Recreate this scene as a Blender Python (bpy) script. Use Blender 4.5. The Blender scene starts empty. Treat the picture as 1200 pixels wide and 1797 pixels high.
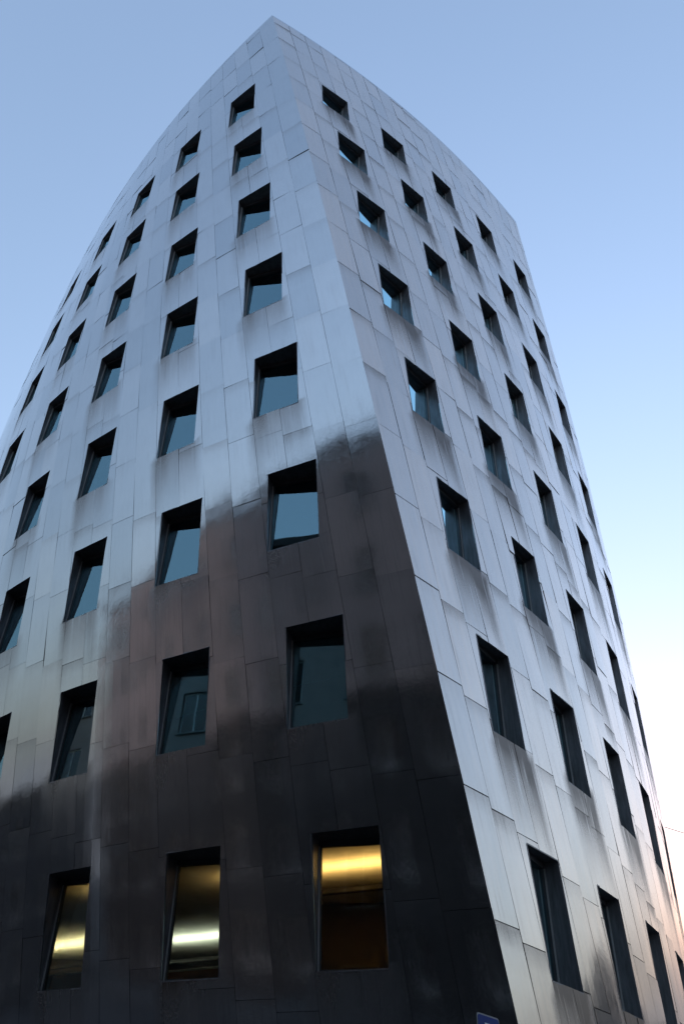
import bpy, math, random
from mathutils import Vector, Matrix
import numpy as np
random.seed(7)
rad = math.radians
scn = bpy.context.scene
COL = scn.collection
EYE = 1.6                                   # eye height of the photographer over the pavement

# ---------------------------------------------------------------- camera
cam_d = bpy.data.cameras.new('camera')
cam = bpy.data.objects.new('camera', cam_d)
COL.objects.link(cam)
cam_d.sensor_fit = 'VERTICAL'
cam_d.sensor_height = 36.0
cam_d.lens = 36.0 * 1400.0 / 1797.0
cam_d.clip_start = 0.05
cam_d.clip_end = 3000
CAMR = np.array([[0.99825241, 0.05909413, 0.0],
                 [-0.03790082, 0.64024265, 0.76723717],
                 [0.04533921, -0.76589636, 0.64136349]])   # rows: world x, y, z in camera (right, down, forward)
m = Matrix(((CAMR[0, 0], -CAMR[0, 1], -CAMR[0, 2], 0),
            (CAMR[1, 0], -CAMR[1, 1], -CAMR[1, 2], 0),
            (CAMR[2, 0], -CAMR[2, 1], -CAMR[2, 2], EYE),
            (0, 0, 0, 1)))
cam.matrix_world = m
scn.camera = cam

# ---------------------------------------------------------------- sky, sun, exposure
SUN_AZ, SUN_EL = 22.0, 0.2                  # compass style: clockwise from +Y
w = bpy.data.worlds.new('World')
scn.world = w
w.use_nodes = True
nt = w.node_tree
nt.nodes.clear()
sky = nt.nodes.new('ShaderNodeTexSky')
sky.sky_type = 'NISHITA'
sky.sun_disc = False
sky.sun_elevation = rad(SUN_EL)
sky.sun_rotation = rad(SUN_AZ)
sky.air_density = 1.4
sky.dust_density = 10.0
sky.ozone_density = 2.0
bg = nt.nodes.new('ShaderNodeBackground')
bg.inputs['Strength'].default_value = 0.15
wo = nt.nodes.new('ShaderNodeOutputWorld')
tintn = nt.nodes.new('ShaderNodeMix'); tintn.data_type = 'RGBA'; tintn.blend_type = 'MULTIPLY'
tintn.inputs[0].default_value = 1.0
tintn.inputs[7].default_value = (0.985, 0.955, 0.96, 1)
hs = nt.nodes.new('ShaderNodeHueSaturation'); hs.inputs['Saturation'].default_value = 0.87
nt.links.new(sky.outputs[0], hs.inputs['Color'])
nt.links.new(hs.outputs[0], tintn.inputs[6])
# added cloud-like band low in the sky, cooling the warm horizon glow
wtc = nt.nodes.new('ShaderNodeTexCoord')
wsep = nt.nodes.new('ShaderNodeSeparateXYZ'); nt.links.new(wtc.outputs['Generated'], wsep.inputs[0])
wmap = nt.nodes.new('ShaderNodeMapping'); wmap.inputs['Scale'].default_value = (2.2, 2.2, 9.0); nt.links.new(wtc.outputs['Generated'], wmap.inputs[0])
wn = nt.nodes.new('ShaderNodeTexNoise'); wn.inputs['Scale'].default_value = 1.6; wn.inputs['Detail'].default_value = 5; nt.links.new(wmap.outputs[0], wn.inputs[0])
wad = nt.nodes.new('ShaderNodeMath'); wad.operation = 'MULTIPLY_ADD'; wad.inputs[1].default_value = 0.16; nt.links.new(wn.outputs[0], wad.inputs[0]); nt.links.new(wsep.outputs[2], wad.inputs[2])
wmr = nt.nodes.new('ShaderNodeMapRange'); wmr.interpolation_type = 'SMOOTHSTEP'
wmr.inputs['From Min'].default_value = 0.18; wmr.inputs['From Max'].default_value = 0.38; wmr.inputs['To Min'].default_value = 0.9; wmr.inputs['To Max'].default_value = 0.0
nt.links.new(wad.outputs[0], wmr.inputs['Value'])
wmx = nt.nodes.new('ShaderNodeMix'); wmx.data_type = 'RGBA'; wmx.inputs[7].default_value = (0.070, 0.080, 0.098, 1)
nt.links.new(wmr.outputs[0], wmx.inputs[0]); nt.links.new(tintn.outputs[2], wmx.inputs[6])
nt.links.new(wmx.outputs[2], bg.inputs[0])
nt.links.new(bg.outputs[0], wo.inputs[0])

sun_d = bpy.data.lights.new('sun', 'SUN')
sun_d.energy = 0.02
sun_d.angle = rad(10)
sun_d.color = (1.0, 0.86, 0.72)
sun = bpy.data.objects.new('sun', sun_d)
COL.objects.link(sun)
sd = Vector((math.sin(rad(SUN_AZ)) * math.cos(rad(SUN_EL)), math.cos(rad(SUN_AZ)) * math.cos(rad(SUN_EL)), math.sin(rad(SUN_EL))))
sun.rotation_euler = (-sd).to_track_quat('-Z', 'Y').to_euler()

vs = scn.view_settings
scn.display_settings.display_device = 'sRGB'
vs.view_transform = 'Standard'
vs.look = 'None'
vs.gamma = 1
vs.use_curve_mapping = False
vs.exposure = 4.66
try:
    scn.cycles.use_denoising = True
    scn.cycles.denoiser = 'OPENIMAGEDENOISE'
except Exception:
    pass
scn.cycles.max_bounces = 8
scn.cycles.transparent_max_bounces = 8
scn.cycles.sample_clamp_indirect = 4
scn.cycles.caustics_reflective = False
scn.cycles.caustics_refractive = False

# ---------------------------------------------------------------- helpers
def tag(o, label=None, cat=None, group=None, kind=None):
    if label: o['label'] = label
    if cat: o['category'] = cat
    if group: o['group'] = group
    if kind: o['kind'] = kind
    return o

def empty(name, loc, label, cat, group=None, rz=0.0):
    o = bpy.data.objects.new(name, None)
    o.location = loc
    o.rotation_euler = (0, 0, rz)
    o.empty_display_size = 0.3
    COL.objects.link(o)
    return tag(o, label, cat, group)

def link(name, me, parent=None):
    o = bpy.data.objects.new(name, me)
    COL.objects.link(o)
    if parent is not None:
        o.parent = parent
    return o

class MB:
    """collects faces for one mesh"""
    def __init__(s):
        s.v = []; s.f = []
    def add(s, vs_, fs):
        b = len(s.v)
        s.v += [tuple(x) for x in vs_]
        s.f += [tuple(i + b for i in f) for f in fs]
        return s
    def box(s, x0, y0, z0, x1, y1, z1, bev=0.0):
        if bev <= 0:
            return s.add([(x0, y0, z0), (x1, y0, z0), (x1, y1, z0), (x0, y1, z0), (x0, y0, z1), (x1, y0, z1), (x1, y1, z1), (x0, y1, z1)],
                         [(0, 3, 2, 1), (4, 5, 6, 7), (0, 1, 5, 4), (1, 2, 6, 5), (2, 3, 7, 6), (3, 0, 4, 7)])
        b = bev
        ring = lambda z, i: [(x0 + i, y0 + b, z), (x0 + b, y0 + i, z), (x1 - b, y0 + i, z), (x1 - i, y0 + b, z), (x1 - i, y1 - b, z), (x1 - b, y1 - i, z), (x0 + b, y1 - i, z), (x0 + i, y1 - b, z)]
        vv = ring(z0, b) + ring(z0 + b, 0) + ring(z1 - b, 0) + ring(z1, b)
        ff = [tuple(range(7, -1, -1)), tuple(range(24, 32))]
        for r in range(3):
            for k in range(8):
                ff.append((r * 8 + k, r * 8 + (k + 1) % 8, r * 8 + 8 + (k + 1) % 8, r * 8 + 8 + k))
        return s.add(vv, ff)
    def hexa(s, p):
        """eight points: bottom ring 0..3, top ring 4..7"""
        return s.add(p, [(0, 3, 2, 1), (4, 5, 6, 7), (0, 1, 5, 4), (1, 2, 6, 5), (2, 3, 7, 6), (3, 0, 4, 7)])
    def prism(s, pts, z0, z1):
        n = len(pts)
        vv = [(x, y, z0) for x, y in pts] + [(x, y, z1) for x, y in pts]
        ff = [tuple(range(n - 1, -1, -1)), tuple(range(n, 2 * n))] + [(i, (i + 1) % n, n + (i + 1) % n, n + i) for i in range(n)]
        return s.add(vv, ff)
    def tube(s, p0, p1, r, n=10, r1=None):
        p0 = Vector(p0); p1 = Vector(p1); d = (p1 - p0).normalized()
        a = d.orthogonal().normalized(); b = d.cross(a); r1 = r if r1 is None else r1
        vv = [p0 + (a * math.cos(2 * math.pi * k / n) + b * math.sin(2 * math.pi * k / n)) * r for k in range(n)] + \
             [p1 + (a * math.cos(2 * math.pi * k / n) + b * math.sin(2 * math.pi * k / n)) * r1 for k in range(n)]
        ff = [(k, (k + 1) % n, n + (k + 1) % n, n + k) for k in range(n)] + [tuple(range(n - 1, -1, -1)), tuple(range(n, 2 * n))]
        return s.add(vv, ff)
    def build(s, name, mat, parent=None, smooth=False):
        me = bpy.data.meshes.new(name)
        me.from_pydata(s.v, [], s.f)
        me.materials.append(mat)
        me.update()
        if smooth:
            me.polygons.foreach_set('use_smooth', [True] * len(me.polygons))
        return link(name, me, parent)

# ---------------------------------------------------------------- materials
def new_mat(name):
    mt = bpy.data.materials.new(name)
    mt.use_nodes = True
    n = mt.node_tree
    n.nodes.clear()
    out = n.nodes.new('ShaderNodeOutputMaterial')
    return mt, n, out

def N(nt_, typ, **kw):
    nd = nt_.nodes.new(typ)
    for k, v in kw.items():
        setattr(nd, k, v)
    return nd

def math_node(nt_, op, a, b=None, clamp=False):
    nd = nt_.nodes.new('ShaderNodeMath'); nd.operation = op; nd.use_clamp = clamp
    for i, x in enumerate((a, b)):
        if x is None: continue
        if isinstance(x, (int, float)): nd.inputs[i].default_value = x
        else: nt_.links.new(x, nd.inputs[i])
    return nd.outputs[0]

def ramp(nt_, fac, stops):
    nd = nt_.nodes.new('ShaderNodeValToRGB')
    el = nd.color_ramp.elements
    while len(el) < len(stops): el.new(0.5)
    for e, (p, c) in zip(el, stops):
        e.position = p; e.color = c if len(c) == 4 else (*c, 1)
    nt_.links.new(fac, nd.inputs[0])
    return nd

def mixc(nt_, fac, a, b):
    nd = nt_.nodes.new('ShaderNodeMix'); nd.data_type = 'RGBA'
    for s, x in ((0, fac), (6, a), (7, b)):
        if isinstance(x, (int, float)): nd.inputs[s].default_value = x
        elif isinstance(x, tuple): nd.inputs[s].default_value = (*x, 1) if len(x) == 3 else x
        else: nt_.links.new(x, nd.inputs[s])
    return nd.outputs[2]

def noise(nt_, vec, scale, detail=4, rough=0.55, dist=0.0, mapscale=None):
    if mapscale:
        mp = nt_.nodes.new('ShaderNodeMapping'); mp.inputs['Scale'].default_value = mapscale
        nt_.links.new(vec, mp.inputs[0]); vec = mp.outputs[0]
    nd = nt_.nodes.new('ShaderNodeTexNoise')
    nd.inputs['Scale'].default_value = scale; nd.inputs['Detail'].default_value = detail
    nd.inputs['Roughness'].default_value = rough; nd.inputs['Distortion'].default_value = dist
    nt_.links.new(vec, nd.inputs[0])
    return nd.outputs[0]

def steel_material():
    mt, n, out = new_mat('stainless_steel')
    uv = N(n, 'ShaderNodeUVMap'); uv.uv_map = 'metres'
    tc = uv.outputs[0]
    ca = N(n, 'ShaderNodeAttribute'); ca.attribute_name = 'panel'
    sep = N(n, 'ShaderNodeSeparateColor'); n.links.new(ca.outputs[0], sep.inputs[0])
    rnd, stain, joint = sep.outputs[0], sep.outputs[1], sep.outputs[2]
    cloud = noise(n, tc, 1.6, 5, 0.6, 0.6)
    fine = noise(n, tc, 18, 4, 0.6, 1.5)
    # swirling polishing marks: thin distorted ridges
    sw = noise(n, tc, 3.2, 3, 0.55, 3.5)
    sw2 = math_node(n, 'ABSOLUTE', math_node(n, 'SUBTRACT', sw, 0.5))
    swl = ramp(n, sw2, [(0.0, (1, 1, 1)), (0.035, (0, 0, 0))]).outputs[0]
    streak = noise(n, tc, 1.0, 5, 0.65, 0.2, (11.0, 0.45, 1))
    streak2 = noise(n, tc, 1.0, 3, 0.6, 0.1, (26.0, 0.8, 1))
    tone = math_node(n, 'ADD', math_node(n, 'MULTIPLY', rnd, 0.20), math_node(n, 'ADD', math_node(n, 'MULTIPLY', cloud, 0.17), math_node(n, 'MULTIPLY', math_node(n, 'SUBTRACT', fine, 0.5), 0.22)))
    base = ramp(n, tone, [(0.0, (0.47, 0.48, 0.49)), (0.32, (0.60, 0.60, 0.60))]).outputs[0]
    # dirt: runs below sills and smears at joints
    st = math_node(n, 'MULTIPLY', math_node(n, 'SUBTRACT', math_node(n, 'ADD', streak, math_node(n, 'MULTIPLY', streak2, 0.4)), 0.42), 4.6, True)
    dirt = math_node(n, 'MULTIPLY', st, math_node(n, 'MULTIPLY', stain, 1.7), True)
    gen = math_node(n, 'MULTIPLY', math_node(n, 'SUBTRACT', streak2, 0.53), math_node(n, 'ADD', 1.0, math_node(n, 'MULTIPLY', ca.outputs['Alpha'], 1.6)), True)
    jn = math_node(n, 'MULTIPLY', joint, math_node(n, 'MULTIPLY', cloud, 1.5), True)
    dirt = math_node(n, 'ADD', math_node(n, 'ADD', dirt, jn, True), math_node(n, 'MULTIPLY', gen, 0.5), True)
    glow_film = math_node(n, 'MULTIPLY', ca.outputs['Alpha'], math_node(n, 'ADD', 0.25, math_node(n, 'MULTIPLY', streak, 0.9)), True)  # warm bright tint put in for sky glow on the right face, with weathering
    base = mixc(n, glow_film, base, (0.95, 0.75, 0.63))
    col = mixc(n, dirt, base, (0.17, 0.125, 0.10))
    bs = N(n, 'ShaderNodeBsdfPrincipled')
    n.links.new(col, bs.inputs['Base Color'])
    n.links.new(math_node(n, 'SUBTRACT', math_node(n, 'SUBTRACT', 1.0, math_node(n, 'MULTIPLY', glow_film, 0.22)), math_node(n, 'MULTIPLY', dirt, 0.5), True), bs.inputs['Metallic'])
    rg = math_node(n, 'ADD', math_node(n, 'ADD', 0.065, math_node(n, 'MULTIPLY', cloud, 0.06)), math_node(n, 'ADD', math_node(n, 'MULTIPLY', dirt, 0.25), math_node(n, 'MULTIPLY', glow_film, 0.05)))
    rg = math_node(n, 'ADD', rg, math_node(n, 'MULTIPLY', swl, 0.05))
    n.links.new(rg, bs.inputs['Roughness'])
    dent = noise(n, tc, 1.1, 1, 0.4, 0.3)
    h = math_node(n, 'ADD', math_node(n, 'MULTIPLY', sw, 0.16), math_node(n, 'MULTIPLY', dent, 2.2))
    h = math_node(n, 'ADD', h, math_node(n, 'MULTIPLY', cloud, 0.30))
    h = math_node(n, 'ADD', h, math_node(n, 'MULTIPLY', fine, 0.008))
    h = math_node(n, 'ADD', h, math_node(n, 'MULTIPLY', swl, 0.012))
    bp = N(n, 'ShaderNodeBump'); bp.inputs['Strength'].default_value = 1.0; bp.inputs['Distance'].default_value = 0.0022
    n.links.new(h, bp.inputs['Height']); n.links.new(bp.outputs[0], bs.inputs['Normal'])
    n.links.new(bs.outputs[0], out.inputs[0])
    return mt

def simple(name, col, rough=0.6, metal=0.0, var=0.12, scale=3.0, bump=0.0, spec=0.5):
    mt, n, out = new_mat(name)
    tc = N(n, 'ShaderNodeTexCoord').outputs['Object']
    c = noise(n, tc, scale, 5, 0.6)
    lo = tuple(x * (1 - var) for x in col); hi = tuple(min(1, x * (1 + var)) for x in col)
    r = ramp(n, c, [(0.3, lo), (0.7, hi)])
    bs = N(n, 'ShaderNodeBsdfPrincipled')
    n.links.new(r.outputs[0], bs.inputs['Base Color'])
    bs.inputs['Roughness'].default_value = rough; bs.inputs['Metallic'].default_value = metal
    bs.inputs['Specular IOR Level'].default_value = spec
    if bump:
        bp = N(n, 'ShaderNodeBump'); bp.inputs['Distance'].default_value = bump
        n.links.new(noise(n, tc, scale * 8, 4), bp.inputs['Height']); n.links.new(bp.outputs[0], bs.inputs['Normal'])
    n.links.new(bs.outputs[0], out.inputs[0])
    return mt

def jamb_material():
    mt, n, out = new_mat('weathered_jamb_metal')
    tc = N(n, 'ShaderNodeTexCoord').outputs['Object']
    a = noise(n, tc, 2.2, 5, 0.65, 0.0, (6, 6, 0.8))
    r = ramp(n, a, [(0.3, (0.14, 0.13, 0.13)), (0.55, (0.22, 0.21, 0.22)), (0.75, (0.30, 0.29, 0.29))])
    bs = N(n, 'ShaderNodeBsdfPrincipled')
    n.links.new(r.outputs[0], bs.inputs['Base Color'])
    bs.inputs['Metallic'].default_value = 0.6; bs.inputs['Roughness'].default_value = 0.42
    n.links.new(bs.outputs[0], out.inputs[0])
    return mt

def glass_material(name, tint=(0.56, 0.90, 1.0), base=0.19, fres=1.0, trans=(0.66, 0.86, 0.86)):
    mt, n, out = new_mat(name)
    fr = N(n, 'ShaderNodeFresnel'); fr.inputs[0].default_value = 1.5
    fac = math_node(n, 'ADD', math_node(n, 'MULTIPLY', fr.outputs[0], fres), base, True)
    tr = N(n, 'ShaderNodeBsdfTransparent'); tr.inputs[0].default_value = (*trans, 1)
    gl = N(n, 'ShaderNodeBsdfGlossy'); gl.inputs['Color'].default_value = (*tint, 1); gl.inputs['Roughness'].default_value = 0.015
    tc = N(n, 'ShaderNodeTexCoord').outputs['Object']
    bp = N(n, 'ShaderNodeBump'); bp.inputs['Distance'].default_value = 0.004; bp.inputs['Strength'].default_value = 0.4
    n.links.new(noise(n, tc, 0.9, 1), bp.inputs['Height']); n.links.new(bp.outputs[0], gl.inputs['Normal'])
    mx = N(n, 'ShaderNodeMixShader')
    n.links.new(fac, mx.inputs[0]); n.links.new(tr.outputs[0], mx.inputs[1]); n.links.new(gl.outputs[0], mx.inputs[2])
    n.links.new(mx.outputs[0], out.inputs[0])
    return mt

def emit(name, col, strength):
    mt, n, out = new_mat(name)
    e = N(n, 'ShaderNodeEmission'); e.inputs[0].default_value = (*col, 1); e.inputs[1].default_value = strength
    n.links.new(e.outputs[0], out.inputs[0])
    return mt

def asphalt_material():
    mt, n, out = new_mat('asphalt')
    tc = N(n, 'ShaderNodeTexCoord').outputs['Object']
    a = noise(n, tc, 60, 3); b = noise(n, tc, 0.4, 5)
    mx = math_node(n, 'ADD', math_node(n, 'MULTIPLY', a, 0.5), math_node(n, 'MULTIPLY', b, 0.5))
    r = ramp(n, mx, [(0.3, (0.035, 0.035, 0.037)), (0.7, (0.07, 0.07, 0.072))])
    bs = N(n, 'ShaderNodeBsdfPrincipled'); n.links.new(r.outputs[0], bs.inputs['Base Color']); bs.inputs['Roughness'].default_value = 0.85
    bp = N(n, 'ShaderNodeBump'); bp.inputs['Distance'].default_value = 0.004
    n.links.new(a, bp.inputs['Height']); n.links.new(bp.outputs[0], bs.inputs['Normal'])
    n.links.new(bs.outputs[0], out.inputs[0])
    return mt

M_STEEL = steel_material()
M_BACK = simple('joint_backing', (0.02, 0.02, 0.022), 0.8)
M_JAMB = jamb_material()
M_FRAME = simple('window_frame_metal', (0.10, 0.10, 0.105), 0.4, 0.5)
M_RAIL = simple('blind_rail_metal', (0.50, 0.49, 0.48), 0.5, 0.15)
M_BLIND = simple('pale_blind_fabric', (0.66, 0.68, 0.70), 0.9, 0, 0.06, 6.0)
M_GLASS = glass_material('window_glass')
M_GLASS_LIT = glass_material('clear_window_glass', (0.8, 0.95, 1.0), 0.01, 0.5, (0.86, 0.90, 0.86))
M_CEIL = simple('office_ceiling', (0.72, 0.70, 0.66), 0.7)
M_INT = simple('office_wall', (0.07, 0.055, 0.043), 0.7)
M_WOOD = simple('cabinet_wood', (0.22, 0.10, 0.05), 0.5, 0, 0.25, 2.0)
M_DARK = simple('dark_plastic', (0.02, 0.02, 0.02), 0.5)
M_BROWN = simple('brown_plaster', (0.42, 0.345, 0.325), 0.8, 0, 0.15, 0.8, 0.003)
M_GREY = simple('grey_plaster', (0.07, 0.075, 0.085), 0.8, 0, 0.12, 0.8, 0.003)
M_STREET_SHADE = simple('street_shade_facing', (0.03, 0.028, 0.03), 0.6, 0, 0.2, 2.0)  # near-black facing colour that stands for shade low in the street
M_TILE = simple('slate_roof', (0.10, 0.09, 0.09), 0.7)
M_SAND = simple('sand_plaster', (0.45, 0.32, 0.22), 0.8, 0, 0.12, 0.8, 0.003)
M_PAVE = simple('paving', (0.10, 0.10, 0.10), 0.8, 0, 0.12, 2.0, 0.003)
M_KERB = simple('kerb_stone', (0.32, 0.31, 0.30), 0.8)
M_EDGE_SHADED = simple('shaded_sign_edge', (0.30, 0.30, 0.31), 0.6, 0, 0.05, 3.0, 0, 0.2)  # white border greyed, shade put into its colour
M_WHITE = simple('white_sign_paint', (0.80, 0.80, 0.80), 0.45, 0, 0.03)
M_BLUE = simple('blue_sign_paint', (0.010, 0.035, 0.20), 0.6, 0, 0.05, 3.0, 0, 0.2)
M_POST = simple('galvanised_post', (0.30, 0.31, 0.32), 0.5, 0.7)
M_ASPH = asphalt_material()
M_PAINT = simple('road_marking_paint', (0.75, 0.75, 0.73), 0.7)

# ---------------------------------------------------------------- the two curved facades of the tower
T = {'L': np.array([-0.73810012, 0.67469120]), 'R': np.array([0.71248217, 0.70169021])}
NO = {'L': np.array([-0.67469120, -0.73810012]), 'R': np.array([0.70169021, -0.71248217])}
CF = {'L': [-9.51536, 2.37738, 0.30427, -0.01244, -0.01147, 2.24895, -0.44782, -0.68887, 0.12825, 0.1784, -0.2819, 0.08565, -0.32259, 0.08188, 0.03125],
      'R': [-10.1861, -2.42923, 0.42693, -0.40328, 0.09766, 2.97258, 1.37788, -0.93399, 0.2267, -0.55841, -0.41034, 0.27044, -0.19801, 0.08613, 0.02403]}
IJ = [(i, j) for i in range(5) for j in range(5) if i + j <= 4]
CX = [-0.02677, 0.03338, 0.05031, -3.00395, -0.70873]
CY = [-0.02909, 0.04679, 0.59696, -0.24493, 10.71497]
ZTOP = 33.28                                # parapet over the eye
ZG = -EYE                                   # pavement

def corner_xy(z):
    b = (z - 18.0) / 15.0
    return np.array([np.polyval(CX, b), np.polyval(CY, b)])

def raw_n(s, t, z):
    a = t / 8.0; b = (z - 18.0) / 15.0
    return sum(c * a ** i * b ** j for c, (i, j) in zip(CF[s], IJ))

def P0(s, a, z):
    """point of facade s, a metres from the corner line, z over the eye"""
    c = corner_xy(z)
    t0 = c @ T[s]
    t = t0 + a
    n = raw_n(s, t, z) + (c @ NO[s] - raw_n(s, t0, z)) * math.exp(-max(a, 0) / 1.5)
    q = T[s] * t + NO[s] * n
    return np.array([q[0], q[1], z])

def normal(s, a, z):
    e = 0.05
    da = P0(s, a + e, z) - P0(s, a - e, z)
    dz = P0(s, a, z + e) - P0(s, a, z - e)
    n = np.cross(da, dz); n /= np.linalg.norm(n)
    ref = np.array([NO[s][0], NO[s][1], 0])
    return n if n @ ref > 0 else -n

def P(s, a, z, off=0.0):
    p = P0(s, a, z)
    if off:
        p = p + normal(s, a, z) * off
    return (p[0], p[1], p[2] + EYE)

def a_end(s, z):
    return 16.2 if s == 'L' else 13.05 + (ZTOP - z) * 0.012

def project(p):
    c = CAMR.T @ (np.array(p) - np.array([0, 0, EYE]))
    return 600 + 1400 * c[0] / c[2], 898.5 + 1400 * c[1] / c[2], c[2]

# windows: centre (metres from the corner line) per column, floors 1..8
CTR = {'L': [[2.03, 2.04, 2.04, 2.03, 2.02, 2.0, 1.97, 1.94],
             [4.8, 4.79, 4.78, 4.75, 4.71, 4.66, 4.6, 4.54],
             [7.67, 7.64, 7.58, 7.52, 7.45, 7.36, 7.27, 7.15],
             [10.55, 10.5, 10.44, 10.34, 10.21, 10.08, 9.95, 9.81],
             [13.4, 13.35, 13.25, 13.1, 12.97, 12.9, 12.8, 12.74]],
       'R': [[1.91, 1.93, 1.94, 1.93, 1.91, 1.88, 1.83, 1.77],
             [4.42, 4.48, 4.5, 4.5, 4.47, 4.41, 4.32, 4.2],
             [6.97, 7.04, 7.07, 7.06, 7.02, 6.93, 6.8, 6.63],
             [9.61, 9.68, 9.69, 9.67, 9.59, 9.48, 9.32, 9.11],
             [12.2, 12.2, 12.15, 12.07, 12.0, 11.89, 11.78, 11.62]]}
WID = {'L': 1.10, 'R': 1.0}
SH = {'L': 0.10, 'R': -0.115}               # half lean of the opening against the corner line
ZT = [4.07, 7.56, 11.07, 14.56, 18.06, 21.56, 25.06, 28.53]
ZB = [2.25, 5.74, 9.24, 12.74, 16.24, 19.74, 23.24, 26.73]

def window_quad(s, c, k):
    h = WID[s] / 2
    m_ = CTR[s][c][k]
    # TL, TR, BR, BL in (a, z), left/right meaning smaller/larger a
    return [(m_ - h - SH[s], ZT[k]), (m_ + h - SH[s], ZT[k]), (m_ + h + SH[s], ZB[k]), (m_ - h + SH[s], ZB[k])]

WINS = {s: [(c, k, window_quad(s, c, k)) for c in range(5) for k in range(8)] for s in 'LR'}

def clip(poly, p, q, keep_left):
    """clip polygon by the line p->q"""
    def side(x):
        v = (q[0] - p[0]) * (x[1] - p[1]) - (q[1] - p[1]) * (x[0] - p[0])
        return v if keep_left else -v
    out = []
    for i in range(len(poly)):
        a_, b_ = poly[i], poly[(i + 1) % len(poly)]
        sa, sb = side(a_), side(b_)
        if sa >= -1e-9: out.append(a_)
        if (sa > 1e-9 and sb < -1e-9) or (sa < -1e-9 and sb > 1e-9):
            f = sa / (sa - sb)
            out.append((a_[0] + (b_[0] - a_[0]) * f, a_[1] + (b_[1] - a_[1]) * f))
    # drop degenerate
    res = []
    for x in out:
        if not res or abs(x[0] - res[-1][0]) + abs(x[1] - res[-1][1]) > 1e-5: res.append(x)
    if len(res) > 1 and abs(res[0][0] - res[-1][0]) + abs(res[0][1] - res[-1][1]) < 1e-5: res.pop()
    return res if len(res) >= 3 else []

def poly_area(pl):
    return abs(sum(pl[i][0] * pl[(i + 1) % len(pl)][1] - pl[(i + 1) % len(pl)][0] * pl[i][1] for i in range(len(pl)))) / 2

def subtract(poly, quad):
    """poly minus convex quad (TL, TR, BR, BL -> clockwise)"""
    pieces = []
    rest = poly
    for i in range(4):
        p, q = quad[i], quad[(i + 1) % 4]
        o = clip(rest, p, q, True)          # outside of a clockwise edge is its left
        if o and poly_area(o) > 1e-5: pieces.append(o)
        rest = clip(rest, p, q, False)
        if not rest: break
    return pieces

def cut_windows(s, poly):
    zs = [x[1] for x in poly]; as_ = [x[0] for x in poly]
    cur = [poly]
    for c, k, quad in WINS[s]:
        if max(zs) <= ZB[k] or min(zs) >= ZT[k]: continue
        if max(as_) <= min(x[0] for x in quad) or min(as_) >= max(x[0] for x in quad): continue
        cur = [o for pl in cur for o in subtract(pl, quad)]
    return cur

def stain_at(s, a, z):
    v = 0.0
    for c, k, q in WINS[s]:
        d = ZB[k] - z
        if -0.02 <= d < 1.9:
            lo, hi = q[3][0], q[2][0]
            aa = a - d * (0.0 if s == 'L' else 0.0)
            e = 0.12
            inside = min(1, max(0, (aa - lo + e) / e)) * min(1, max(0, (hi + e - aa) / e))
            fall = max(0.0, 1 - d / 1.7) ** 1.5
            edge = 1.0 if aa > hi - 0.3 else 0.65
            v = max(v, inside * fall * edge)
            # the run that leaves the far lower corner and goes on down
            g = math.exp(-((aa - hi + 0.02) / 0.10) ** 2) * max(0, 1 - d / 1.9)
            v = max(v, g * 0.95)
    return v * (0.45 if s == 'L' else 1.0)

class Skin:
    """a piece of panel skin: faces in (a, z) mapped on the facade, with thickness"""
    def __init__(s):
        s.v = []; s.f = []; s.uv = []; s.col = []
    def add_panel(s, side, polys, rnd, tilt, thick, zj, flagged):
        wear_and_glow = 0.12 * rnd if side == 'L' else 0.55 + 0.35 * rnd  # right face: more dirt streaks, and sky glow put into its tint
        key = {}; idxs = []
        cz = sum(x[1] for pl in polys for x in pl) / sum(len(pl) for pl in polys)
        ca = sum(x[0] for pl in polys for x in pl) / sum(len(pl) for pl in polys)
        base = len(s.v)
        def vert(x):
            kx = (round(x[0], 4), round(x[1], 4))
            if kx not in key:
                key[kx] = len(s.v)
                off = tilt[0] * (x[0] - ca) + tilt[1] * (x[1] - cz) + tilt[2] * (0.11 - (x[0] - ca) ** 2)
                s.v.append(P(side, x[0], x[1], off))
                s.uv.append((x[0] + (0 if side == 'L' else 40), x[1]))
                j = 0.0
                if flagged:
                    d = zj - x[1]
                    j = max(0, 1 - abs(d) / 0.35)
                s.col.append((rnd, stain_at(side, *x), j * flagged, wear_and_glow))
            return key[kx]
        edges = {}
        front = []
        for pl in polys:
            ids = [vert(x) for x in pl]
            # orient outwards
            a_, b_, c_ = (np.array(s.v[i]) for i in ids[:3])
            if np.cross(b_ - a_, c_ - a_) @ np.array([NO[side][0], NO[side][1], 0]) < 0: ids = ids[::-1]
            front.append(tuple(ids))
            for i in range(len(ids)):
                e = (ids[i], ids[(i + 1) % len(ids)])
                edges[e] = 1
        s.f += front
        back = {}
        nrm = normal(side, ca, cz)
        for (i, j) in list(edges):
            if (j, i) in edges: continue
            for q in (i, j):
                if q not in back:
                    back[q] = len(s.v)
                    p = np.array(s.v[q]) - nrm * thick
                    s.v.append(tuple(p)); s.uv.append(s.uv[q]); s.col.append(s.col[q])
            s.f.append((j, i, back[i], back[j]))
    def build(s, name, mat, parent):
        me = bpy.data.meshes.new(name)
        me.from_pydata(s.v, [], s.f)
        me.materials.append(mat)
        uvl = me.uv_layers.new(name='metres')
        li = np.zeros(len(me.loops), dtype=np.int32)
        me.loops.foreach_get('vertex_index', li)
        uvl.data.foreach_set('uv', np.array(s.uv, dtype=np.float32)[li].ravel())
        at = me.attributes.new('panel', 'FLOAT_COLOR', 'POINT')
        at.data.foreach_set('color', np.array(s.col, dtype=np.float32).ravel())
        me.update()
        return link(name, me, parent)

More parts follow.
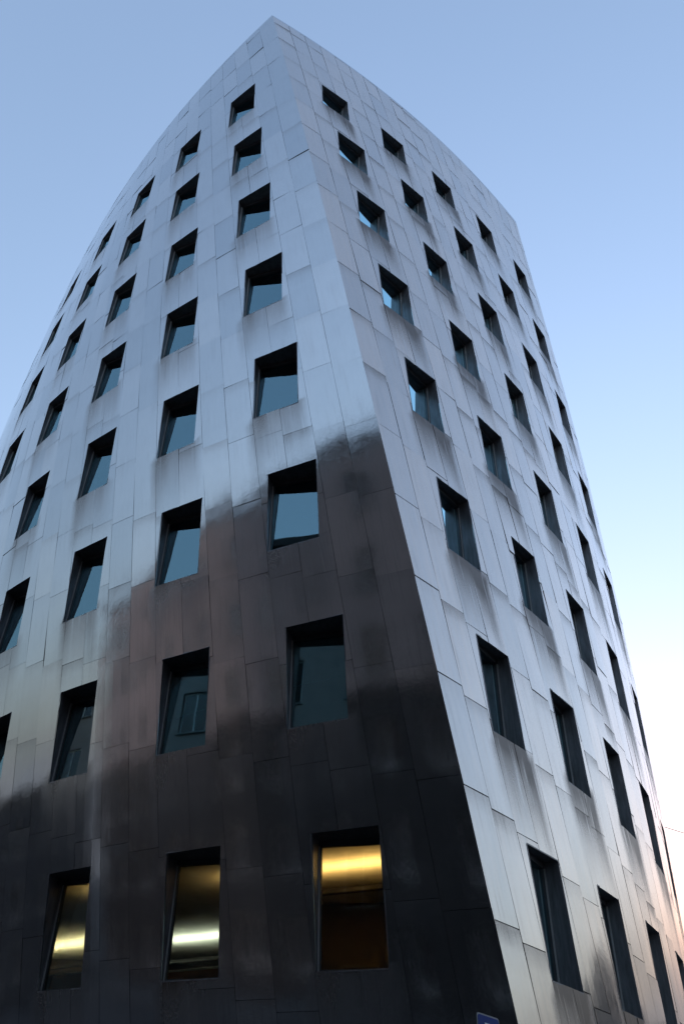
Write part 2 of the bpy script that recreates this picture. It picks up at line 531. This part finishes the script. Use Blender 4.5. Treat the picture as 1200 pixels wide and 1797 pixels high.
tower = empty('office_tower', (-0.6, 10.7, 0), 'twisting stainless steel office tower with square recessed windows and one sharp leaning corner', 'building')
TOWER_INV = Matrix.Translation((0.6, -10.7, 0))
def to_tower(o):
    o.parent = tower
    o.matrix_parent_inverse = TOWER_INV
    return o

STRIP = {'L': 0.678, 'R': 0.640}
ZJ0 = {'L': 8.13, 'R': 4.49}
DZJ = {'L': 0.163, 'R': -0.157}
GAPS = {'L': 0.003, 'R': 0.007}
PANELS = []
ZCAP = ZTOP - 0.14
for s in 'LR':
    GAP = GAPS[s]
    nst = 24 if s == 'L' else 21
    for i in range(nst):
        zj = ZJ0[s] + DZJ[s] * i
        k0 = math.floor((ZG - zj) / 1.75)
        for k in range(k0, 22):
            z0, z1 = zj + 1.75 * k, zj + 1.75 * (k + 1)
            zj0 = z0
            if z1 < ZG + 0.05 or z0 > ZCAP - 0.05: continue
            z0 = max(z0, ZG + 0.02) + GAP; z1 = min(z1, ZCAP) - GAP
            a0 = STRIP[s] * i; a1 = a0 + STRIP[s]
            ae = a_end(s, (z0 + z1) / 2)
            if a0 > ae - 0.12: continue
            if s == 'R' and a1 > ae - 0.12: a1 = ae
            a0 += GAP if i else 0.001; a1 -= GAP
            nx, nz = 3, 6
            polys = []
            for u in range(nx):
                for v in range(nz):
                    q = [(a0 + (a1 - a0) * (u + du) / nx, z0 + (z1 - z0) * (v + dv) / nz) for du, dv in ((0, 0), (1, 0), (1, 1), (0, 1))]
                    polys += cut_windows(s, q)
            if not polys: continue
            rnd = random.random()
            tilt = (random.gauss(0, 0.005), random.gauss(0, 0.004), random.uniform(-0.02, 0.025))
            fl = (random.random() ** 2) * (0.75 if s == 'R' else 0.35)
            # size in the picture
            pr = [project(P(s, a, z)) for a, z in ((a0, z0), (a1, z0), (a1, z1), (a0, z1))]
            inside = any(0 <= x <= 1200 and 0 <= y <= 1797 for x, y, d in pr) and min(d for x, y, d in pr) > 1
            am = (a0 + a1) / 2; zm = (z0 + z1) / 2
            facing = normal(s, am, zm) @ (np.array([0, 0, EYE]) - np.array(P(s, am, zm))) > 0
            area = poly_area([(x, y) for x, y, d in pr]) * (1 if inside and facing else 0)
            PANELS.append((area, s, polys, rnd, tilt, zj0 + 1.75, fl))
PANELS.sort(key=lambda x: -x[0])
rest = Skin()
for n_, (area, s, polys, rnd, tilt, zj, fl) in enumerate(PANELS):
    if n_ < 300:
        sk = Skin(); sk.add_panel(s, polys, rnd, tilt, 0.014, zj, fl)
        to_tower(sk.build('panel', M_STEEL, None))
    else:
        rest.add_panel(s, polys, rnd, tilt, 0.014, zj, fl)
o = to_tower(rest.build('panel', M_STEEL, None))
tag(o, kind='stuff')

# backing sheet behind the panels (seen in the joints), with the window openings
bk = Skin()
for s in 'LR':
    ae = a_end(s, ZTOP)
    for i in range(math.ceil(ae / 0.6)):
        for k in range(58):
            z0 = ZG + 0.02 + 0.6 * k; z1 = min(z0 + 0.6, ZTOP - 0.03)
            if z0 >= ZTOP - 0.03: continue
            q = [(max(0.03, 0.6 * i), z0), (min(0.6 * i + 0.6, ae - 0.03), z0), (min(0.6 * i + 0.6, ae - 0.03), z1), (max(0.03, 0.6 * i), z1)]
            for pl in cut_windows(s, q):
                b = len(bk.v)
                for x in pl:
                    bk.v.append(P(s, x[0], x[1], -0.022)); bk.uv.append(x); bk.col.append((0, 0, 0, 1))
                bk.f.append(tuple(range(b, b + len(pl))))
to_tower(bk.build('wall', M_BACK, None))

# coping along the parapet
def band(s, za, zb, o0, o1, name, mat):
    mb = MB(); n = 40
    for i in range(n):
        a0 = a_end(s, za) * i / n; a1 = a_end(s, za) * (i + 1) / n
        mb.hexa([P(s, a0, za, o1), P(s, a1, za, o1), P(s, a1, za, o0), P(s, a0, za, o0), P(s, a0, zb, o1), P(s, a1, zb, o1), P(s, a1, zb, o0), P(s, a0, zb, o0)])
    return to_tower(mb.build(name, mat))
M_COPE = simple('coping_metal', (0.60, 0.60, 0.61), 0.22, 1.0, 0.05)
for s in 'LR':
    band(s, ZCAP - 0.002, ZTOP, 0.001, -0.45, 'coping', M_COPE)

# hidden rear walls and roof
def plan(z, inset=0.0, n=14):
    pts = [P(s_, a, z, -inset) for s_, aa in (('L', np.linspace(a_end('L', z), inset, n)), ('R', np.linspace(inset, a_end('R', z), n))) for a in aa]
    le = np.array(pts[0][:2]); re = np.array(pts[-1][:2]); c = np.array(P('L', 0, z)[:2])
    far = le + re - c
    pts = [(x, y) for x, y, _ in pts]
    pts.append((far[0], far[1]))
    return pts
rw = MB(); nz = 24
for k in range(nz):
    za = ZG + (ZTOP - ZG) * k / nz; zb = ZG + (ZTOP - ZG) * (k + 1) / nz
    A = plan(za); B = plan(zb)
    for i, j in ((-2, -1), (-1, 0)):
        rw.add([(*A[i], za + EYE), (*A[j], za + EYE), (*B[j], zb + EYE), (*B[i], zb + EYE)], [(0, 1, 2, 3)])
to_tower(rw.build('rear_wall', M_COPE))
rf = MB().prism(plan(ZTOP - 0.5, 0.3), ZTOP - 0.7 + EYE, ZTOP - 0.4 + EYE)
to_tower(rf.build('roof', M_TILE))

# floors (their undersides are the office ceilings)
CEIL = 0.20
for k in range(8):
    z = ZT[k] + CEIL
    sl = MB().prism(plan(z + 0.15, 0.42), z + EYE, z + 0.32 + EYE)
    to_tower(sl.build('floor_slab', M_CEIL))
sl = MB().prism(plan(0.3, 0.42), 0.2 + EYE, 0.5 + EYE)
to_tower(sl.build('floor_slab', M_CEIL))

# core walls of the dark upper floors
def mid_plan(z, d):
    pts = plan(z, 0.5)
    c = np.mean(np.array(pts), axis=0)
    return [tuple(c + (np.array(p_) - c) * d) for p_ in pts]
for k in range(1, 8):
    cw = MB(); pts = mid_plan(ZT[k], 0.55)
    cw.prism(pts, ZT[k] - 2.9 + EYE, ZT[k] + CEIL - 0.01 + EYE)
    to_tower(cw.build('core_wall', M_INT))

# ---------------------------------------------------------------- windows
SKEW = {'L': 9.5, 'R': 5.5}
def lerp(a, b, f): return a + (b - a) * f
LIT = {('L', 0, 0): 'lit window glowing amber at its top edge', ('L', 1, 0): 'lit window with a cool white band of light', ('L', 2, 0): 'lit window with a warm yellow band of light'}
for s in 'LR':
    for c, k, q in WINS[s]:
        if s == 'L' and c == 4 and k < 2: continue
        m_a = sum(x[0] for x in q) / 4; m_z = sum(x[1] for x in q) / 4
        nf = normal(s, m_a, m_z); nf = np.array([nf[0], nf[1], 0.0]); nf /= np.linalg.norm(nf)
        ca_, sa_ = math.cos(rad(SKEW[s])), math.sin(rad(SKEW[s]))          # the frames keep to the untwisted grid, a little askew of the skin
        nn = np.array([nf[0] * ca_ - nf[1] * sa_, nf[0] * sa_ + nf[1] * ca_, 0.0])
        if nn @ nf < 0: nn = -nn
        H = [np.array(P(s, x[0], x[1], 0.004)) for x in q]           # TL TR BR BL
        ctr_ = sum(H) / 4
        # the panes stand upright on the untwisted grid of the building behind the leaning, twisted skin
        anc, dep = (H[2], 0.13) if s == 'L' else (H[1], 0.30)
        lean = ((H[0] + H[1]) - (H[2] + H[3])) @ nn / 2
        ds = [(h - anc) @ nn + dep for h in H]
        if s == 'L':
            ds[0] -= 0.1 * lean; ds[1] -= 0.1 * lean
        tl_ = random.gauss(0, 0.004); ds = [d + tl_ * f_ for d, f_ in zip(ds, (1, -1, -1, 1))]
        sh_d = max(0.0, 0.08 - min(ds))
        I = [h - nn * (d + sh_d) for h, d in zip(H, ds)]
        # reveal lining as four thin plates with depth
        rv = MB(); th = 0.02
        for i in range(4):
            j = (i + 1) % 4
            a_, b_, c_, d_ = H[i], H[j], I[j], I[i]
            mid_ = (a_ + b_) / 2
            out_ = np.cross(b_ - a_, nn); out_ /= np.linalg.norm(out_)
            if out_ @ (mid_ - ctr_) < 0: out_ = -out_
            a_, b_, c_, d_ = a_ - nn * 0.003, b_ - nn * 0.003, c_ - nn * 0.02, d_ - nn * 0.02
            rv.hexa([a_, b_, c_, d_, a_ + out_ * th, b_ + out_ * th, c_ + out_ * th, d_ + out_ * th])
        wo_ = to_tower(rv.build('window', M_JAMB))
        if (s, c, k) in LIT: wo_['label'] = LIT[(s, c, k)]
        # basis on the inner plane
        def IP(u, v, off=0.0):
            p = lerp(lerp(I[0], I[1], u), lerp(I[3], I[2], u), v)    # u along a, v downwards
            return p + nn * off
        wd = np.linalg.norm(I[1] - I[0]); ht = np.linalg.norm(I[3] - I[0])
        fs = 0.032 / wd; fh = 0.09 / ht; fb = 0.04 / ht
        fr = MB()
        def bar(u0, v0, u1, v1, o0, o1):
            fr.hexa([IP(u0, v0, o0), IP(u1, v0, o0), IP(u1, v1, o0), IP(u0, v1, o0), IP(u0, v0, o1), IP(u1, v0, o1), IP(u1, v1, o1), IP(u0, v1, o1)])
        bar(0.002, 0.002, 0.998, fh, -0.02, 0.06)                   # blind box / head
        bar(0.002, 1 - fb, 0.998, 0.998, -0.02, 0.04)
        bar(0.002, fh, fs, 1 - fb, -0.02, 0.045)
        bar(1 - fs, fh, 0.998, 1 - fb, -0.02, 0.045)
        f_ = fr.build('frame', M_FRAME, None); f_.parent = wo_
        for u0, u1 in ((0.003, fs * 0.5), (1 - fs * 0.5, 0.997)):  # blind guide rails in front of the side frames
            rl = MB()
            rl.hexa([IP(u0, fh, 0.047), IP(u1, fh, 0.047), IP(u1, 0.995, 0.047), IP(u0, 0.995, 0.047), IP(u0, fh, 0.075), IP(u1, fh, 0.075), IP(u1, 0.995, 0.075), IP(u0, 0.995, 0.075)])
            r_ = rl.build('guide_rail', M_RAIL, None); r_.parent = wo_
        pn = MB()
        pn.hexa([IP(fs * .8, fh * .9, 0.0), IP(1 - fs * .8, fh * .9, 0.0), IP(1 - fs * .8, 1 - fb * .8, 0.0), IP(fs * .8, 1 - fb * .8, 0.0),
                 IP(fs * .8, fh * .9, 0.012), IP(1 - fs * .8, fh * .9, 0.012), IP(1 - fs * .8, 1 - fb * .8, 0.012), IP(fs * .8, 1 - fb * .8, 0.012)])
        if s == 'L' and k >= 2:                                     # pleated blind behind the glass, let down to a different length in each room
            bl = MB(); npl = 16; v1 = random.choice((1 - fb, 1 - fb, 1 - fb, 0.93, 0.8))
            for j in range(2 * npl):
                ua = fs + (1 - 2 * fs) * j / (2 * npl); ub = fs + (1 - 2 * fs) * (j + 1) / (2 * npl)
                oa, ob = (-0.10, -0.115) if j % 2 == 0 else (-0.115, -0.10)
                bl.add([IP(ua, fh, oa), IP(ub, fh, ob), IP(ub, v1, ob), IP(ua, v1, oa)], [(0, 1, 2, 3)])
            b_ = bl.build('blind', M_BLIND, None); b_.parent = wo_
        p_ = pn.build('pane', M_GLASS_LIT if (s, c, k) in LIT else M_GLASS, None); p_.parent = wo_

# ---------------------------------------------------------------- lit offices on the first floor
zc = ZT[0] + CEIL + EYE                                             # ceiling height over the pavement
zf = 0.5 + EYE
def local(a):
    """frame on the first floor behind the left facade at a: origin, along, inwards"""
    p = np.array(P('L', a, 3.2)[:2]); q = np.array(P('L', a + 0.2, 3.2)[:2])
    t = (q - p) / np.linalg.norm(q - p)
    n = -normal('L', a, 3.2)[:2]; n /= np.linalg.norm(n)
    return p, t, n
def wall_between(p, q, z0, z1, th, name, mat):
    p = np.array(p); q = np.array(q); d = (q - p) / np.linalg.norm(q - p); n = np.array([-d[1], d[0]]) * th / 2
    mb = MB().prism([tuple(p - n), tuple(q - n), tuple(q + n), tuple(p + n)], z0, z1)
    return to_tower(mb.build(name, mat))
zmid = 1.75 + EYE                                                   # below this the skin leans in, so the partitions start further back
# partitions, each running straight in along the view so the lit rooms stay apart
pA, tA, nA = local(3.4); pB, tB, nB = local(6.25); pC, tC, nC = local(9.2); pD, tD, nD = local(0.75)
V = lambda p: np.array(p) / np.linalg.norm(p)
wall_between(pA + nA * 0.45, pA + nA * 0.45 + V(pA) * 4.3, zmid, zc - 0.005, 0.12, 'partition', M_INT)
wall_between(pA + nA * 0.45 + V(pA) * 0.8, pA + nA * 0.45 + V(pA) * 4.3, zf, zmid - 0.003, 0.12, 'partition', M_INT)
wall_between(pB + nB * 0.45, pB + nB * 0.45 + V(pB) * 9.6, zmid, zc - 0.005, 0.12, 'partition', M_INT)
wall_between(pB + nB * 0.45 + V(pB) * 0.8, pB + nB * 0.45 + V(pB) * 9.6, zf, zmid - 0.003, 0.12, 'partition', M_INT)
wall_between(pC + nC * 0.45, pC + nC * 0.45 + V(pC) * 8.6, zmid, zc - 0.005, 0.12, 'partition', M_INT)
wall_between(pC + nC * 0.45 + V(pC) * 0.8, pC + nC * 0.45 + V(pC) * 8.6, zf, zmid - 0.003, 0.12, 'partition', M_INT)
wall_between(pD + nD * 0.5, pD + nD * 0.5 + np.array([0.05, 1.0]) * 4.6, zf, zc - 0.005, 0.12, 'partition', M_INT)
A_b = pA + nA * 0.45 + V(pA) * 4.36; D_b = pD + nD * 0.5 + np.array([0.05, 1.0]) * 4.66
wall_between(A_b, D_b, zf, zc - 0.006, 0.12, 'partition', M_INT)
B_b = pB + nB * 0.45 + V(pB) * 9.66; A_bb = pA + nA * 0.45 + V(pA) * 11.2
wall_between(A_b + V(pA) * 0.07, A_bb, zf, zc - 0.007, 0.12, 'partition', M_INT)
wall_between(B_b, A_bb, zf, zc - 0.007, 0.12, 'partition', M_INT)
C_b = pC + nC * 0.45 + V(pC) * 8.66
wall_between(C_b, B_b, zf, zc - 0.008, 0.12, 'partition', M_INT)

def uplighter(x, y, drop, ln, tdir, col, strength, label):
    ang = math.atan2(tdir[1], tdir[0])
    t = empty('uplighter', (x, y, zc), label, 'ceiling lamp', 'lamps hung below the first floor ceiling', ang)
    hb = MB()
    hb.box(-ln / 2, -0.06, -drop, ln / 2, 0.06, -drop + 0.015)
    hb.box(-ln / 2, -0.062, -drop + 0.016, ln / 2, -0.05, -drop + 0.07)
    hb.box(-ln / 2, 0.05, -drop + 0.016, ln / 2, 0.062, -drop + 0.07)
    hb.build('housing', M_FRAME, t)
    tb = MB().box(-ln / 2 + 0.04, -0.045, -drop + 0.02, ln / 2 - 0.04, 0.045, -drop + 0.04)
    tb.build('tube', emit('lamp_light', col, strength), t)
    for x_ in (-ln * 0.4, ln * 0.4):
        MB().tube((x_, 0, -drop + 0.07), (x_, 0, 0), 0.006, 6).build('hanger', M_FRAME, t)
    return t
uplighter(0.55, 14.75, 0.46, 2.4, tA, (1.0, 0.55, 0.16), 2.0, 'amber uplighter hung nearest the leaning corner behind the brightest lit window')
uplighter(-2.85, 21.2, 0.52, 2.6, tB, (0.95, 1.0, 0.80), 1.6, 'cool white uplighter behind the middle of the three lit windows')
uplighter(-6.25, 22.8, 0.54, 2.6, tC, (1.0, 0.78, 0.40), 3.0, 'warm yellow uplighter behind the leftmost of the three lit windows')

def hidden_fill(win, dist, tdir, strength, label):  # added lamp kept out of view to fill the ceiling with amber
    p_ = local(win)[0]; d_ = V(p_); q_ = p_ + d_ * dist
    return uplighter(q_[0], q_[1], 0.5, 0.5, tdir, (1.0, 0.60, 0.20), strength, label)
hidden_fill(3.85, 2.6, tB, 1.6, 'added unseen amber fill lamp behind the wall beside the middle of the three lit windows')
hidden_fill(6.75, 2.4, tC, 1.9, 'added unseen amber fill lamp behind the wall beside the leftmost of the three lit windows')

def cabinet(x, y, tdir, wdt, hgt, label, n=3):
    ang = math.atan2(tdir[1], tdir[0])
    t = empty('cabinet', (x, y, zf), label, 'cabinet', 'cabinets at the back of the lit offices', ang)
    MB().box(-wdt / 2, -0.2, 0, wdt / 2, 0.2, hgt, 0.01).build('body', M_WOOD, t)
    for i in range(n):
        x0 = -wdt / 2 + wdt * i / n + 0.01; x1 = -wdt / 2 + wdt * (i + 1) / n - 0.01
        d = MB().box(x0, -0.225, 0.08, x1, -0.203, hgt - 0.03, 0.004).build('door', M_WOOD, t)
        h_ = MB().box(x1 - 0.06, -0.245, hgt * 0.5, x1 - 0.04, -0.226, hgt * 0.5 + 0.12).build('handle', M_RAIL, t)
        h_.parent = d
    MB().box(-wdt / 2 - 0.02, -0.22, hgt + 0.002, wdt / 2 + 0.02, 0.2, hgt + 0.04, 0.005).build('top', M_RAIL, t)
    return t
for (px, label, dist, wdt, hgt) in (((-2.9, 21.6), 'brown wooden cabinet seen through the middle of the three lit windows', 20.9, 3.2, 2.95),
                                    ((-6.4, 23.4), 'brown wooden cabinet seen through the leftmost of the three lit windows', 22.4, 3.0, 2.85)):
    d = V(px) * dist
    cabinet(d[0], d[1], tB, wdt, hgt, label)
# dark monitor on the sill side of the leftmost lit window
p, t_, n_ = local(7.25)
pm = p + n_ * 0.95
mo = empty('monitor', (pm[0], pm[1], 1.75 + EYE), 'dark flat monitor standing behind the leftmost lit window', 'monitor', None, math.atan2(t_[1], t_[0]))
MB().box(-0.22, -0.02, 0.32, 0.22, 0.02, 0.86, 0.008).build('screen', M_DARK, mo)
MB().box(-0.03, -0.03, 0.02, 0.03, 0.01, 0.34).build('stand', M_DARK, mo)
MB().box(-0.14, -0.1, 0.0, 0.14, 0.1, 0.02, 0.005).build('base', M_DARK, mo)
dk = empty('desk', (pm[0], pm[1], zf), 'plain desk behind the leftmost lit window with the monitor on it', 'desk', None, math.atan2(t_[1], t_[0]))
hd = 1.75 + EYE - zf
MB().box(-0.7, -0.35, hd - 0.035, 0.7, 0.35, hd - 0.002, 0.006).build('desk_top', M_WOOD, dk)
for x_ in (-0.64, 0.64):
    for y_ in (-0.29, 0.29):
        MB().box(x_ - 0.025, y_ - 0.025, 0.002, x_ + 0.025, y_ + 0.025, hd - 0.036).build('leg', M_FRAME, dk)

# ---------------------------------------------------------------- ground
def sheet(name, x0, y0, x1, y1, z, mat):
    o_ = MB().add([(x0, y0, z), (x1, y0, z), (x1, y1, z), (x0, y1, z)], [(0, 1, 2, 3)]).build(name, mat)
    return tag(o_, kind='structure')
sheet('ground', -900, -900, 900, 900, -0.12, M_ASPH)
def strip(name, pts, z0, z1, mat):
    return tag(MB().prism(pts, z0, z1).build(name, mat), kind='structure')
strip('pavement', [(x * 1.0, y * 1.0) for x, y in ((0.9, 8.0), (14.5, 20.5), (4.0, 36.0), (-17.0, 23.5))], -0.118, -0.004, M_PAVE)
strip('pavement', [(6.6, -5.3), (-33, 10.4), (-32.0, 13.0), (7.6, -2.8)], -0.118, -0.004, M_PAVE)

# ---------------------------------------------------------------- neighbouring houses (mirrored in the steel)
def house(name, label, p0, p1, depth, ztop, floors, cols, wall_m, roof_kind, group=None, frame_m=M_WHITE, wmat=M_GLASS, base=0.0):
    """front wall from p0 to p1 (left to right seen from the street), body behind it"""
    p0 = np.array(p0, float); p1 = np.array(p1, float)
    ln = np.linalg.norm(p1 - p0); d = (p1 - p0) / ln
    t = empty(name, (p0[0], p0[1], 0), label, 'building', group, math.atan2(d[1], d[0]))
    # local: x along the front, -y to the street, z up
    fh = (ztop - 0.8) / floors; cw = ln / cols; ww, wh = min(1.25, cw * 0.45), min(1.8, fh * 0.55)
    wl = MB()
    zs = [0.0]
    for f in range(floors):
        zb_ = f * fh + fh * 0.28
        zs += [zb_, zb_ + wh]
    zs.append(ztop)
    xs = [0.0]
    for c_ in range(cols):
        xc = (c_ + 0.5) * cw
        xs += [xc - ww / 2, xc + ww / 2]
    xs.append(ln)
    for i in range(len(xs) - 1):
        for j in range(len(zs) - 1):
            if i % 2 == 1 and j % 2 == 1: continue
            wl.add([(xs[i], 0, zs[j]), (xs[i + 1], 0, zs[j]), (xs[i + 1], 0, zs[j + 1]), (xs[i], 0, zs[j + 1])], [(0, 1, 2, 3)])
    wl.add([(0, 0, 0), (ln, 0, 0), (ln, depth, 0), (0, depth, 0), (0, 0, ztop), (ln, 0, ztop), (ln, depth, ztop), (0, depth, ztop)],
           [(1, 2, 6, 5), (2, 3, 7, 6), (3, 0, 4, 7)])
    wl.add([(0, 0.4, 0), (ln, 0.4, 0), (ln, 0.4, ztop), (0, 0.4, ztop)], [(0, 1, 2, 3)])
    wl.build('wall', wall_m, t)
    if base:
        for c_ in range(cols):                                      # added dark facing on the lower storeys, painting in the street's shade
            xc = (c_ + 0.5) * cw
            MB().box(xc - cw / 2 + 0.004, -0.12, 0.0, xc - ww / 2 - 0.02, -0.004, base - 0.004).build('shade_pier', M_STREET_SHADE, t)
            MB().box(xc + ww / 2 + 0.02, -0.12, 0.0, xc + cw / 2 - 0.004, -0.004, base - 0.004).build('shade_pier', M_STREET_SHADE, t)
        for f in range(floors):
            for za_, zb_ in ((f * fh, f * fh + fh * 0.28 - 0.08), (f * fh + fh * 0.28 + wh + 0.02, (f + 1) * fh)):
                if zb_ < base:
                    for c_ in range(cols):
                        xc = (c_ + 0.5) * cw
                        MB().box(xc - ww / 2 - 0.015, -0.11, za_, xc + ww / 2 + 0.015, -0.004, zb_).build('shade_lintel', M_STREET_SHADE, t)
        MB().box(-0.05, -0.22, base, ln + 0.05, -0.004, base + 0.25).build('shade_cornice', M_STREET_SHADE, t)
    if roof_kind == 'flat':
        r = MB().box(-0.25, -0.3, ztop + 0.003, ln + 0.25, depth + 0.2, ztop + 0.35)
        r.build('roof', M_TILE, t)
    else:
        rh = roof_kind
        r = MB().add([(-0.3, -0.4, ztop), (ln + 0.3, -0.4, ztop), (ln + 0.3, depth + 0.4, ztop), (-0.3, depth + 0.4, ztop), (ln / 2, -0.4, ztop + rh), (ln / 2, depth + 0.4, ztop + rh)],
                     [(0, 4, 5, 3), (1, 2, 5, 4), (0, 1, 4), (2, 3, 5), (0, 3, 2, 1)])
        r.build('roof', M_TILE, t)
    fm = MB(); f0 = 0.07
    for (x0, z0, x1, z1) in ((0, 0, ww, f0), (0, wh - f0, ww, wh), (0, f0, f0, wh - f0), (ww - f0, f0, ww, wh - f0), (ww / 2 - 0.03, f0, ww / 2 + 0.03, wh - f0)):
        fm.box(x0, 0.10, z0, x1, 0.16, z1)
    fo = None
    for c_ in range(cols):
        for f in range(floors):
            x0 = (c_ + 0.5) * cw - ww / 2; z0 = f * fh + fh * 0.28
            if fo is None:
                fo = fm.build('window', frame_m, t)
                po = MB().box(0.04, 0.125, 0.04, ww - 0.04, 0.135, wh - 0.04).build('pane', wmat, None); po.parent = fo
                so = MB().box(-0.06, -0.08, -0.06, ww + 0.06, 0.09, -0.005).build('sill', M_KERB, None); so.parent = fo
                fo.location = (x0, 0, z0)
            else:
                a_ = fo.copy(); COL.objects.link(a_); a_.location = (x0, 0, z0)
                b_ = po.copy(); COL.objects.link(b_); b_.parent = a_
                c2 = so.copy(); COL.objects.link(c2); c2.parent = a_
    return t
M_HGLASS = glass_material('house_window_glass', (0.9, 0.92, 1.0), 0.0, 0.6, (0.55, 0.52, 0.50))
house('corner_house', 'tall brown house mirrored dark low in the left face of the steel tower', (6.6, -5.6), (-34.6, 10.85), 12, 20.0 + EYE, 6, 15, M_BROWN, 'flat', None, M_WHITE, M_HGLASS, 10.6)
house('low_house', 'low grey house mirrored dark at the lower left edge of the steel tower', (-36.7, 11.4), (-34, 40), 10, 9.3 + EYE, 3, 9, M_GREY, 'flat', None, M_WHITE, M_HGLASS)
house('gabled_house', 'grey gabled house mirrored as a dark peak between the lowest right windows', (35.8, 38.5), (40.6, 32.6), 9, 9.6 + EYE, 3, 3, M_GREY, 3.2, None, M_WHITE, M_HGLASS)
house('sand_house', 'sand coloured house mirrored as an orange patch near the lowest right windows', (30.5, 43.5), (35.6, 39.0), 9, 7.0 + EYE, 3, 3, M_SAND, 'flat', None, M_WHITE, M_HGLASS)

# ---------------------------------------------------------------- parking sign
sg = empty('parking_sign', (1.40, 8.57, 0), 'blue parking sign with white P and pale border on a post before the dark corner', 'sign')
s0 = np.array([1.45, 8.23, 1.2 + EYE]); s1 = np.array([1.71, 8.56, 1.2 + EYE])
sx = (s1 - s0) / np.linalg.norm(s1 - s0); sn = np.array([sx[1], -sx[0], 0.0])
if sn @ (-s0) < 0: sn = -sn
sw_, sh_ = 0.42, 0.42
def SP(u, v, o_): return tuple(s0 + sx * u - np.array([0, 0, v]) + sn * o_ - np.array([1.40, 8.57, 0]))
def rrect(x0, y0, x1, y1, r, n=6):
    pts = []
    for cx, cy, a0 in ((x1 - r, y0 + r, -90), (x1 - r, y1 - r, 0), (x0 + r, y1 - r, 90), (x0 + r, y0 + r, 180)):
        for k in range(n + 1):
            a_ = rad(a0 + 90 * k / n); pts.append((cx + r * math.cos(a_), cy + r * math.sin(a_)))
    return pts
def plate(name, pts, o0, o1, mat, parent):
    n = len(pts); mb = MB()
    mb.add([SP(u, v, o0) for u, v in pts] + [SP(u, v, o1) for u, v in pts],
           [tuple(range(n)), tuple(range(2 * n - 1, n - 1, -1))] + [(i, n + i, n + (i + 1) % n, (i + 1) % n) for i in range(n)])
    return mb.build(name, mat, parent)
pl_ = plate('border', rrect(0, 0, sw_, sh_, 0.035), 0.0, 0.004, M_EDGE_SHADED, sg)
bf = plate('face', rrect(0.012, 0.012, sw_ - 0.012, sh_ - 0.012, 0.028), 0.0045, 0.0065, M_BLUE, sg)
pp = MB()
def flat(pts, fs):
    n = len(pts)
    pp.add([SP(u, v, 0.0075) for u, v in pts], fs)
lx, ty = 0.135, 0.065
flat([(lx, ty), (lx + .055, ty), (lx + .055, ty + .29), (lx, ty + .29)], [(0, 1, 2, 3)])
ring_o = [(lx + .055, ty)] + [(lx + .095 + .072 * math.sin(rad(a_)), ty + .083 - .083 * math.cos(rad(a_))) for a_ in range(0, 181, 15)] + [(lx + .055, ty + .166)]
ring_i = [(lx + .055, ty + .042)] + [(lx + .09 + .03 * math.sin(rad(a_)), ty + .083 - .041 * math.cos(rad(a_))) for a_ in range(0, 181, 15)] + [(lx + .055, ty + .124)]
n = len(ring_o)
flat(ring_o + ring_i, [(i, i + 1, n + i + 1, n + i) for i in range(n - 1)])
lt = pp.build('letter', M_WHITE, None); lt.parent = bf
mu, mv = 0.21, 0.21
pc = np.array(SP(mu, 0, -0.045))
MB().tube((pc[0], pc[1], 0.0), (pc[0], pc[1], 2.78), 0.03, 14).build('post', M_POST, sg)
MB().tube((pc[0], pc[1], 2.781), (pc[0], pc[1], 2.80), 0.034, 14).build('post_cap', M_DARK, sg)
for v_ in (0.1, 0.32):
    b0 = SP(mu - 0.05, v_, -0.012); b1 = SP(mu + 0.05, v_, -0.012)
    MB().tube(b0, b1, 0.012, 8).build('bracket', M_POST, sg)

# overhead wire beyond the tower's far edge
wr = MB(); pA_ = Vector((5.0, 26.65, 12.9)); pB_ = Vector((36.1, 38.3, 11.0)); prev = None
for i in range(25):
    f = i / 24; q = pA_.lerp(pB_, f); q.z -= 0.5 * 4 * f * (1 - f)
    if prev is not None: wr.tube(prev, q, 0.012, 6)
    prev = q
tag(wr.build('overhead_wire', M_DARK), 'thin overhead wire leaving the lower right edge of the tower', 'wire')
